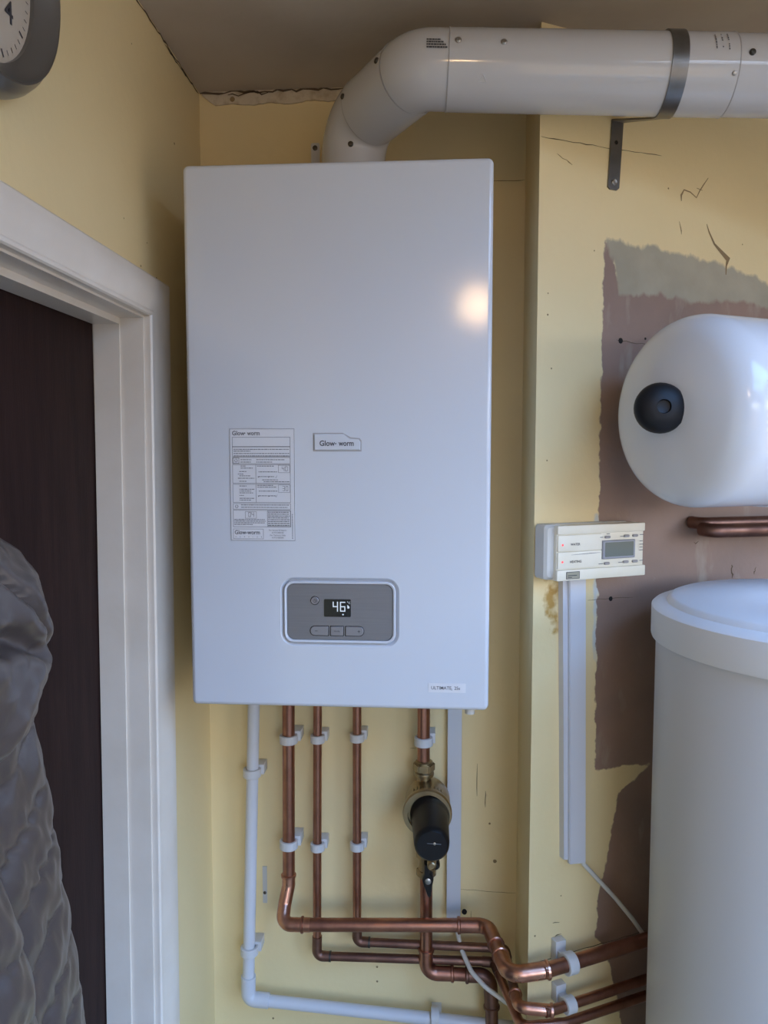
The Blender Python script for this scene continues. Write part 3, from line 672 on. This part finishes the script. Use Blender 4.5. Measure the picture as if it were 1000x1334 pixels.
# clips: white plastic collars standing off the wall
def make_clip(rp, depth, label, loc, h=.015, group='white pipe clips under the boiler'):
    t_ = thing('pipe_clip', label, 'pipe clip', loc, group); x, y, z = loc
    ro, ri = rp + .0052, rp + .0004; b_ = MB(); n = 20; outer = []
    prof_c = [(ri, -h / 2), (ro - .001, -h / 2), (ro, -h / 2 + .001), (ro, h / 2 - .001), (ro - .001, h / 2), (ri, h / 2)]
    b_.lathe(prof_c + [prof_c[0]], Matrix.Translation((x, y, z)), 28, cap=False)
    b_.build('collar', 'clip', t_)
    MB().box(x - .002, x + ro + .004, y + ri * .6, y + depth, z - h / 2 + .001, z + h / 2 + .004, .0012).build('base', 'clip', t_)
    return t_
c22 = make_clip(.011, .04, 'upper white clip on the leftmost thick copper pipe', (-.258, -.04, 1.252))
copy_thing(c22, (-.2595, -.04, 1.060), 'lower white clip on the leftmost thick copper pipe')
copy_thing(c22, (-.0205, -.04, 1.254), 'white clip on the copper pipe above the brass filter')
c15 = make_clip(.0077, .03, 'upper white clip on the second copper pipe', (-.208, -.03, 1.250), .014)
copy_thing(c15, (-.2095, -.03, 1.052), 'lower white clip on the second copper pipe')
copy_thing(c15, (-.1378, -.03, 1.254), 'upper white clip on the third copper pipe')
copy_thing(c15, (-.1383, -.03, 1.056), 'lower white clip on the third copper pipe')
cw = make_clip(.0108, .035, 'upper white clip on the white waste pipe', (-.3255, -.035, 1.187), .015)
copy_thing(cw, (-.3345, -.035, .855), 'lower white clip on the upright of the white waste pipe')
cw3 = copy_thing(cw, (.002, -.035, .7455), 'white clip on the horizontal run of the white waste pipe', rot=(0, math.pi / 2, 0))
# big hinged clips of the splayed wall
def wall_clip(label, u, w, z, rp):
    loc = WR @ V((u, -w, z)); t_ = thing('pipe_clip', label, 'pipe clip', loc, 'white pipe clips on the splayed wall')
    ro = rp + .0055; h = .017
    b_ = MB(); prof_c = [(rp + .0004, -h / 2), (ro - .001, -h / 2), (ro, -h / 2 + .001), (ro, h / 2 - .001), (ro - .001, h / 2), (rp + .0004, h / 2)]
    b_.lathe(prof_c + [prof_c[0]], WR @ Matrix.Translation((u, -w, z)) @ Matrix.Rotation(math.pi / 2, 4, 'Y'), 28, cap=False); b_.build('collar', 'clip', t_)
    MB(WR).box(u - h / 2 - .001, u + h / 2 + .001, -.014, 0, z - ro * .8, z + ro + .006, .0015).box(u - h / 2 + .002, u + h / 2 - .002, -w + rp * .8, -.012, z - ro * .5, z + ro * .5).build('base', 'clip', t_)
wall_clip('white clip on the thick copper pipe below the hanging cable', .052, .036, .962, .0112)
wall_clip('white clip on the thin copper pipe at the bottom of the splayed wall', .054, .034, .8922, .0077)

# white waste pipe
p = thing('waste_pipe', 'white plastic waste pipe running down and right below the boiler', 'pipe', (-.335, -.035, .75))
MB().tube([(-.318, -.035, 1.397), (-.3375, -.035, .785)], .0107, 20).build('upright', 'white_plastic', p)
elbow([(-.3368, -.035, .806), (-.3380, -.035, .7625), (-.300, -.035, .7605)], .014, .0132, p, 'white_plastic', False)
MB().tube([(-.315, -.035, .7608), (.14, -.035, .7325)], .0107, 20).build('horizontal_run', 'white_plastic', p)
# small metal strap on the wall beside the waste pipe
s_ = thing('wall_strap', 'small galvanised strap screwed to the wall beside the waste pipe', 'strap', (-.312, 0, .93))
MB().box(-.3165, -.3085, -.0018, 0, .925, .995).build('plate', 'cream_d', s_); MB().lathe([(.003, 0), (.003, .001), (.0015, .002)], frame((-.3125, -.0018, .945), (0, -1, 0)), 10).build('screw', 'screw_dark', s_)

# ------------------------------------------------------------------ magnetic filter with valve
f_ = thing('magnetic_filter', 'brass magnetic filter with black cap on the right copper pipe', 'filter', (-.015, -.04, 1.03))
FC = V((-.0130, 0, 1.149)); FD = V((.045, -1, -.03)).normalized()
b = MB(); b.lathe([(.024, .012), (.034, .020), (.0385, .034), (.0390, .062), (.0375, .070), (.0375, .080), (.0405, .082), (.0415, .086), (.0415, .093), (.0400, .096), (.0335, .096), (.0335, .090)], frame(FC, (0, -1, 0)), 40)
body = b.build('brass_body', 'brass', f_)
for k in range(9):
    a = math.radians(52 + 9.5 * k); c = FC + V((math.cos(a) * .0382, -.072, math.sin(a) * .0382))
    MB().box(-.0008, .0008, -.006, .006, -.0006, .0012, T=Matrix.Translation(c) @ Matrix.Rotation(math.pi / 2 - a, 4, 'Y')).build('rib', 'brass', body, smooth=0)
cap = MB().lathe([(.0332, .088), (.0328, .101), (.0312, .106), (.0305, .112), (.0280, .178), (.0270, .186), (.0235, .190)], frame(FC, FD), 40).build('cap', 'black', f_)
MB().lathe([(.0022, 0), (.0022, .0006), (.0012, .0010)], frame(FC + FD * .190 + V((.004, 0, .004)), FD), 10).build('moulded_mark', 'screw', cap)
MB().tube([FC + FD * .1902 + V((-.012, 0, .0045)), FC + FD * .1902 + V((.014, 0, .0035))], .00035, 5).build('moulded_line', 'lcd_frame', cap)
hexn = lambda r, z0, z1, c: [[(c[0] + r * math.cos(math.radians(60 * k)), c[1] + r * math.sin(math.radians(60 * k)), z) for k in range(6)] for z in (z0, z1)]
MB().lathe([(.0125, -.014), (.0125, .002), (.0172, .003), (.0176, .006), (.0172, .009), (.0150, .011), (.0150, .028), (.0115, .030)], Matrix.Translation((-.0195, -.040, 1.190)), 24).build('union_neck', 'brass', f_)
b = MB(); b.loft(hexn(.0198, 1.202, 1.216, (-.0195, -.040))); bmesh.ops.bevel(b.bm, geom=b.bm.edges[:], offset=.0018, segments=2, affect='EDGES'); b.build('hex_nut', 'brass', f_)
MB().lathe([(.013, 0), (.0165, .004), (.0165, .010), (.014, .014), (.013, .030), (.016, .036), (.016, .044), (.0135, .050), (.013, .085)], Matrix.Translation((-.0150, -.041, 1.010)), 24).build('valve_body', 'brass', f_)
for zz in (1.012, 1.044):
    b = MB(); b.loft(hexn(.0180, zz, zz + .012, (-.0150, -.041))); bmesh.ops.bevel(b.bm, geom=b.bm.edges[:], offset=.0012, segments=1, affect='EDGES'); b.build('hex_nut', 'brass', f_)
MB().lathe([(.0075, -.055), (.0075, -.003), (.0072, 0), (.0050, .0015), (.0048, .0002), (.0022, .0002)], frame((-.0050, -.120, 1.072), (0, -1, 0)), 18).build('drain_screw', 'brass', f_)
lev = MB()
lev.plate([(-.0120, 1.000), (-.0090, 0.996), (-.0060, 1.000), (-.0040, 1.018), (-.0020, 1.028), (-.0035, 1.036), (-.0090, 1.040), (-.0090, 1.056), (-.0180, 1.056), (-.0175, 1.038), (-.0215, 1.028), (-.0180, 1.016)], -.072, -.086, .002)
hd = lev.build('valve_handle', 'black', f_)
MB().lathe([(.0055, -.03), (.0055, .001), (.003, .002)], frame((-.0115, -.086, 1.0265), (0, -1, 0)), 14).build('handle_screw', 'screw', hd)
MB().lathe([(.0080, 0), (.0085, .012), (.0060, .016)], frame((.0005, -.075, 1.056), (0, -1, 0)), 14).build('side_knob', 'black', f_)

# ------------------------------------------------------------------ trunking and cables
tr = thing('cable_trunking', 'white trunking on the rear wall from boiler down to the copper pipes', 'trunking', (.035, -.008, .92))
MB().box(.0225, .0455, -.010, 0, .921, 1.397, .0008).build('channel', 'white_plastic', tr); MB().box(.0215, .0465, -.016, -.009, .919, 1.397, .0012).build('lid', 'white_plastic', tr)
MB().box(.0330, .0345, -.012, 0, .905, .92).build('cable_exit', 'cable', tr)
tr = thing('cable_trunking', 'white trunking on the splayed wall hanging below the programmer', 'trunking', WR @ V((.077, -.008, 1.108)))
b = MB(WR); b.loft([[(.0560, 0, 1.116), (.0920, 0, 1.112), (.0920, -.012, 1.112), (.0560, -.012, 1.116)], [(.0440, 0, 1.60), (.080, 0, 1.60), (.080, -.012, 1.60), (.0440, -.012, 1.60)]]); b.build('channel', 'white_plastic', tr, smooth=0)
b = MB(WR); b.loft([[(.0635, -.010, 1.109), (.0945, -.010, 1.105), (.0945, -.017, 1.105), (.0635, -.017, 1.109)], [(.0530, -.010, 1.60), (.0835, -.010, 1.60), (.0835, -.017, 1.60), (.0530, -.017, 1.60)]]); bmesh.ops.bevel(b.bm, geom=b.bm.edges[:], offset=.001, segments=2, affect='EDGES'); b.build('lid', 'white_plastic', tr)
tag(MB(WR).tube(fillet([(.083, -.008, 1.125), (.0955, -.008, 1.100), (.118, -.009, 1.075), (.158, -.012, 1.030), (.19, -.016, .990), (.222, -.025, .942), (.232, -.03, .90)], .03), .0036, 12).build('cable', 'cable'), 'white cable hanging from the trunking end towards the cylinder', 'cable')
tag(MB().tube(fillet([(.035, -.006, .93), (.038, -.010, .905), (.048, -.035, .874), (.064, -.064, .854), (.088, -.080, .838), (.116, -.086, .822), (.128, -.075, .806), (.132, -.03, .78)], .03), .0040, 12).build('cable', 'cable'), 'white cable looping down in front of the copper elbows', 'cable')
b = MB(); b.lathe([(.0040, 0), (.0048, .003), (.004, .006)], frame((.0535, -.012, .931), (0, -1, .2)), 12)
tag(b.build('wall_plug', 'hole'), 'small dark plug in the wall just above the copper elbow', 'plug')

# ------------------------------------------------------------------ heating programmer
pg = thing('programmer', 'cream heating programmer with display and two red lights on the wall', 'programmer', WR @ V((.095, -.02, 1.562)))
PT = WR
MB(PT).box(.0035, .165, -.012, 0, 1.566, 1.6475, .003).build('backplate', 'cream_d', pg)
b = MB(PT); b.plate(rrect(-.0005, 1.5655, .030, 1.6475, .006), -.004, -.030, .004); b.build('side_cover', 'cream_d', pg)
MB(PT).box(.0150, .1765, -.036, -.006, 1.5640, 1.6460, .0022).build('body', 'cream', pg)
MB(PT).box(.0140, .1775, -.0405, -.034, 1.5645, 1.5805, .0015).build('flap', 'cream', pg)
MB(PT).box(.0150, .1765, -.0395, -.034, 1.6335, 1.6465, .0018).build('top_bar', 'cream', pg)
MB(PT).box(.0165, .0960, -.0382, -.034, 1.6080, 1.6320, .0010).build('water_panel', 'cream', pg)
MB(PT).box(.0165, .0960, -.0382, -.034, 1.5820, 1.6070, .0010).build('heating_panel', 'cream', pg)
MB(PT).ribbon([(.040, 1.6025), (.075, 1.6035), (.093, 1.6038)], .0010, -.0385).build('scratch', 'print_l', pg, smooth=0)
lf = MB(PT).plate(rrect(.0965, 1.5930, .1585, 1.6215, .002), -.034, -.0395, .001).build('display_bezel', 'lcd_frame', pg)
MB(PT).plate(rrect(.1010, 1.5965, .1545, 1.6185, .001), -.036, -.0398).build('screen', 'lcd', lf)
for u_, z_ in ((.107, 1.6265), (.143, 1.6268), (.1595, 1.6268), (.1065, 1.5862), (.1425, 1.5868), (.1600, 1.5868)):
    MB(PT).plate(rrect(u_ - .0052, z_ - .0020, u_ + .0052, z_ + .0020, .0019), -.034, -.0385, .0008).build('button', 'btn', pg)
for z_ in (1.6178, 1.5925): MB().lathe([(.0016, 0), (.0016, .0006), (.0010, .0012)], frame(PT @ V((.0245, -.0382, z_)), nW), 12).build('indicator', 'red', pg)
MB(PT).text('WATER', .0050, .0385, 1.6165, -.0386, bold=.00008).build('lettering', 'print_', pg, smooth=0)
MB(PT).text('HEATING', .0050, .0375, 1.5905, -.0386, bold=.00008).build('lettering', 'print_', pg, smooth=0)
b = MB(PT)
for u_, z_, w_ in ((.092, 1.6262, .006), (.104, 1.6308, .006), (.1295, 1.6262, .007), (.167, 1.6275, .008), (.090, 1.5858, .008), (.127, 1.5862, .008), (.1675, 1.5872, .007), (.1670, 1.6175, .006), (.1670, 1.6125, .008), (.1670, 1.6080, .006), (.1670, 1.6035, .007)): b.rect(u_, u_ + w_, z_, z_ + .0010, -.0384)
b.build('small_print', 'print_l', pg, smooth=0, kind='stuff')
lb = MB(PT).plate(rrect(.0300, 1.5668, .0540, 1.5778, .0005), -.039, -.0409).build('maker_label', 'print_', pg)
MB(PT).plate(rrect(.0310, 1.5676, .0530, 1.5770, .0004), -.040, -.0411).build('label_face', 'tag', lb)
b = MB(PT); b.rect(.0325, .0490, 1.5715, 1.5727, -.0413); b.rect(.0325, .0400, 1.5688, 1.5698, -.0413); b.build('print', 'print_', lb, smooth=0)

# ------------------------------------------------------------------ expansion vessel
ax = WR.to_3x3() @ V((1, 0, 0)); TR_ = .1295
apex = V((.2900, -.302, 1.8085)); DH = .078
ev = thing('expansion_vessel', 'white horizontal expansion vessel with black end cap', 'tank', apex + ax * .2 + V((0, 0, -TR_)))
prof_t = []
Rc, kr = .25, .05                                     # crown and knuckle radii of the domed end
yc = TR_ - kr; phi = math.asin(yc / (Rc - kr)); xc_ = Rc - (Rc - kr) * math.cos(phi)
for k in range(15): a = phi * k / 14; prof_t.append((max(Rc * math.sin(a), .0005), Rc * (1 - math.cos(a))))
for k in range(1, 13): a = phi + (math.pi / 2 - phi) * k / 12; prof_t.append((yc + kr * math.sin(a), xc_ - kr * math.cos(a)))
DH = prof_t[-1][1]
body_p = prof_t + [(TR_, DH + .12)]
MB().lathe(body_p, frame(apex, ax), 64).build('domed_end', 'tank', ev)
MB().lathe([(TR_ + .0008, DH + .118), (TR_ + .0022, DH + .121), (TR_ + .0022, DH + .127), (TR_ + .0008, DH + .130)], frame(apex, ax), 64, cap=False).build('weld_band', 'tank', ev)
MB().lathe([(TR_, DH + .118), (TR_, DH + .22), (TR_ - .02, DH + .25), (TR_ - .06, DH + .27), (.01, DH + .28)], frame(apex, ax), 64).build('rear_shell', 'tank', ev)
capd = V((.02, -1, .07)).normalized(); cb = apex + V((-.004, -.006, .001))
MB().lathe([(.020, -.012), (.0235, .000), (.0285, .008), (.0322, .014), (.0330, .020), (.0315, .027), (.0260, .033), (.0150, .0365), (.0092, .0372), (.0082, .0345), (.0050, .0335)], frame(cb, capd), 36).build('end_cap', 'rubber', ev)
MB(WR).box(.40, .44, -.080, -.012, 1.78, 1.81).build('wall_bracket', 'steel', ev)

# ------------------------------------------------------------------ hot water cylinder
CX, CY, CR = .528, -.3007, .230; CZT = 1.75 - .207
hc = thing('water_cylinder', 'tall white hot water cylinder with overhanging round lid', 'cylinder', (CX, CY, 0))
T0 = Matrix.Translation((CX, CY, 0))
MB().lathe([(CR - .010, .0), (CR - .007, .02), (CR - .007, CZT - .03)], T0, 96).build('drum', 'cyl', hc)
MB().lathe([(CR - .006, CZT - .044), (CR - .001, CZT - .045), (CR, CZT - .042), (CR, CZT - .003), (CR - .003, CZT), (CR - .020, CZT + .004), (CR - .024, CZT + .010), (CR - .029, CZT + .012), (.10, CZT + .011), (.085, CZT + .005), (.005, CZT + .005)], T0, 96).build('lid', 'cyl_lid', hc)

# ------------------------------------------------------------------ wall clock
CK = Matrix.Translation((XL, -.685, 2.197)) @ Matrix.Rotation(math.pi / 2, 4, 'Z') @ Matrix.Rotation(math.pi / 2, 4, 'X')   # local x=+Y, local y=up, local z into the room
ck = thing('wall_clock', 'round silver wall clock with pale face in the top left corner', 'clock', (XL, -.685, 2.057))
MB().lathe([(.120, 0), (.1275, .004), (.1290, .010), (.1280, .017), (.1240, .025), (.1195, .0305), (.1178, .0335), (.1160, .0335), (.1148, .0310), (.1125, .0275), (.106, .0225), (.101, .018), (.0995, .016), (.0995, .004)], CK, 72).build('bezel', 'silver', ck)
fc = MB().lathe([(.1005, .004), (.1005, .012), (.0005, .012)], CK, 64).build('dial', 'face', ck)
b = MB()
for h_ in range(1, 13):
    a = math.radians(90 - 30 * h_); bb = MB()
    bb.text(str(h_), .030, 0, 0, 0, font_T=CK @ Matrix.Translation((.070 * math.cos(a) - (.0088 if h_ < 10 else .017), .070 * math.sin(a) - .0105, .0125)), bold=.0003)
    me_ = bpy.data.meshes.new('w'); bb.bm.to_mesh(me_); bb.bm.free(); b.bm.from_mesh(me_); bpy.data.meshes.remove(me_)
for k in range(60):
    a = math.radians(6 * k); w_ = .0011 if k % 5 == 0 else .0005; r0 = .088 if k % 5 == 0 else .0905
    q = [CK @ (Matrix.Rotation(a, 4, 'Z') @ V(p)) for p in ((r0, -w_, .0125), (.095, -w_, .0125), (.095, w_, .0125), (r0, w_, .0125))]
    b.bm.faces.new([b.v(p) for p in q])
b.build('numerals', 'print_', fc, smooth=0)
for L_, w_, a_ in ((.05, .0025, 140), (.075, .0018, 60)):
    a = math.radians(a_); b = MB(CK @ Matrix.Rotation(a, 4, 'Z')); b.box(-.012, L_, -w_, w_, .0145, .0155); b.build('hand', 'print_', fc, smooth=0)

# ------------------------------------------------------------------ padded jacket hanging on the door
jk = thing('padded_jacket', 'grey quilted hooded jacket hanging on the dark door', 'jacket', (-.42, -.80, .70))
def wob(y, z, s, f): return math.sin(f * y * 1.3 + s) * math.sin(f * z + 1.7 * s) + .5 * math.sin(2.3 * f * z - 1.1 * f * y + s)
JX0 = XL - .0705                                        # door face
def interp(z, tab):
    for (z0, v0), (z1, v1) in zip(tab, tab[1:]):
        if z1 <= z <= z0: k = (z0 - z) / (z0 - z1); k = k * k * (3 - 2 * k) * .35 + k * .65; return v0 + (v1 - v0) * k
    return tab[-1][1] if z < tab[-1][0] else tab[0][1]
def garment(name, z0, z1, ycen, tab, depth, puff, fy, fz, amp, nz_=150, na=110, parent=jk, xoff=0., ph=0.):
    rings = []
    for i in range(nz_ + 1):
        z = z1 + (z0 - z1) * i / nz_; hw = interp(z, tab); dp = interp(z, depth); ring = []
        for k in range(na):
            a = 2 * math.pi * k / na; ca, sa = math.cos(a), math.sin(a)
            cx = math.copysign(abs(ca) ** .8, ca); sy = math.copysign(abs(sa) ** .85, sa)
            y = ycen + hw * sy; q = fz * z + fy * y + ph
            s_ = abs(math.sin(q)) ** .36
            wr_ = puff * (s_ - .75) + amp * (wob(y, z, 1.2, 70) * .5 + wob(y * 1.7, z * .6, 3.1, 130) * .35) + amp * 2.2 * math.sin(190 * (y * .77 + z * .64) + 5 * math.sin(31 * z + 17 * y)) * (1 - s_) ** .8 + amp * .8 * math.sin(95 * (y * .9 + z * .5) + 4 * math.sin(19 * z))
            x = JX0 + .006 + dp * (1 + cx) * .5 + wr_ * max(cx, -.1) + xoff
            y += wr_ * sy * .3
            ring.append((max(x, JX0 + .003), y, z))
        rings.append(ring)
    return MB().loft(rings).build(name, 'jacket', parent, smooth=80)
garment('body', .74, 1.53, -.80, [(1.53, .200), (1.50, .220), (1.465, .224), (1.41, .237), (1.34, .248), (1.27, .258), (1.20, .271), (1.13, .286), (1.08, .296), (.74, .33)], [(1.53, .07), (1.465, .08), (1.41, .085), (1.34, .09), (1.2, .098), (.74, .10)], .0105, -15., 47.6, .0021, 220, 180, ph=-.66 * math.pi - 1.4)
garment('sleeve', .86, 1.50, -.800, [(1.50, .04), (1.42, .070), (1.36, .092), (1.30, .104), (1.2, .112), (1.1, .120), (.86, .10)], [(1.50, .09), (1.42, .115), (1.30, .135), (1.1, .15), (.86, .13)], .011, 9., 47.6, .0020, 150, 120, ph=.3)
# hood: a gathered bag of fabric folded forward over the shoulders
rings = []; nz_, na = 150, 160
for i in range(nz_ + 1):
    tt = i / nz_; z = 1.71 - .245 * tt
    hw = interp(z, [(1.71, .03), (1.70, .10), (1.69, .14), (1.675, .1725), (1.655, .1947), (1.63, .2098), (1.60, .2149), (1.57, .2155), (1.545, .206), (1.52, .194), (1.50, .186), (1.485, .178), (1.465, .10)])
    dp = interp(z, [(1.71, .03), (1.69, .06), (1.675, .08), (1.655, .095), (1.63, .108), (1.60, .118), (1.57, .124), (1.545, .126), (1.52, .123), (1.50, .116), (1.485, .105), (1.465, .08)])
    ring = []
    for k in range(na):
        a = 2 * math.pi * k / na; ca, sa = math.cos(a), math.sin(a)
        y = -.80 + hw * math.copysign(abs(sa) ** .9, sa)
        band = (z - 1.567) - (-.95) * (y + .616) * 1.0   # seam curving down to the hood edge
        seam = math.exp(-(band / .006) ** 2)
        fold = math.exp(-((z - 1.572 + .32 * (y + .66) - .004 * math.sin(70 * y)) / .010) ** 2) * (1 if y < -.64 else max(0, 1 - (y + .64) / .03))
        gather = math.sin(150 * (y * .7 + z * .75)) * math.exp(-(band / .022) ** 2)
        wr_ = -.013 * seam - .026 * fold + .0050 * gather + .0040 * wob(y, z, 2.2, 38) + .0016 * wob(y, z * .5, 5., 120) + .0007 * wob(z, y, 3.3, 230)
        x = JX0 + .006 + dp * (.5 + .5 * ca) + wr_ * max(ca, 0)
        ring.append((max(x, JX0 + .004), y + wr_ * .25 * sa, z))
    rings.append(ring)
MB().loft(rings).build('hood', 'jacket', jk, smooth=80)

# ------------------------------------------------------------------ ceiling lamp further back in the room
LX, LY, LZ = .145, -2.12, 2.295
lp = thing('ceiling_lamp', 'warm glass globe lamp under the ceiling behind the camera', 'lamp', (LX, LY, LZ))
MB().lathe([(.05, 0), (.05, -.012), (.03, -.02)], Matrix.Translation((LX, LY, ZC)), 32).build('rose', 'gloss', lp)
MB().lathe([(max(.06 * math.sin(math.pi * k / 16), .001), -.06 * math.cos(math.pi * k / 16)) for k in range(17)], Matrix.Translation((LX, LY, LZ)), 32).build('globe', emit('lamp_glow', (1., .66, .36), LAMP_STRENGTH), lp)
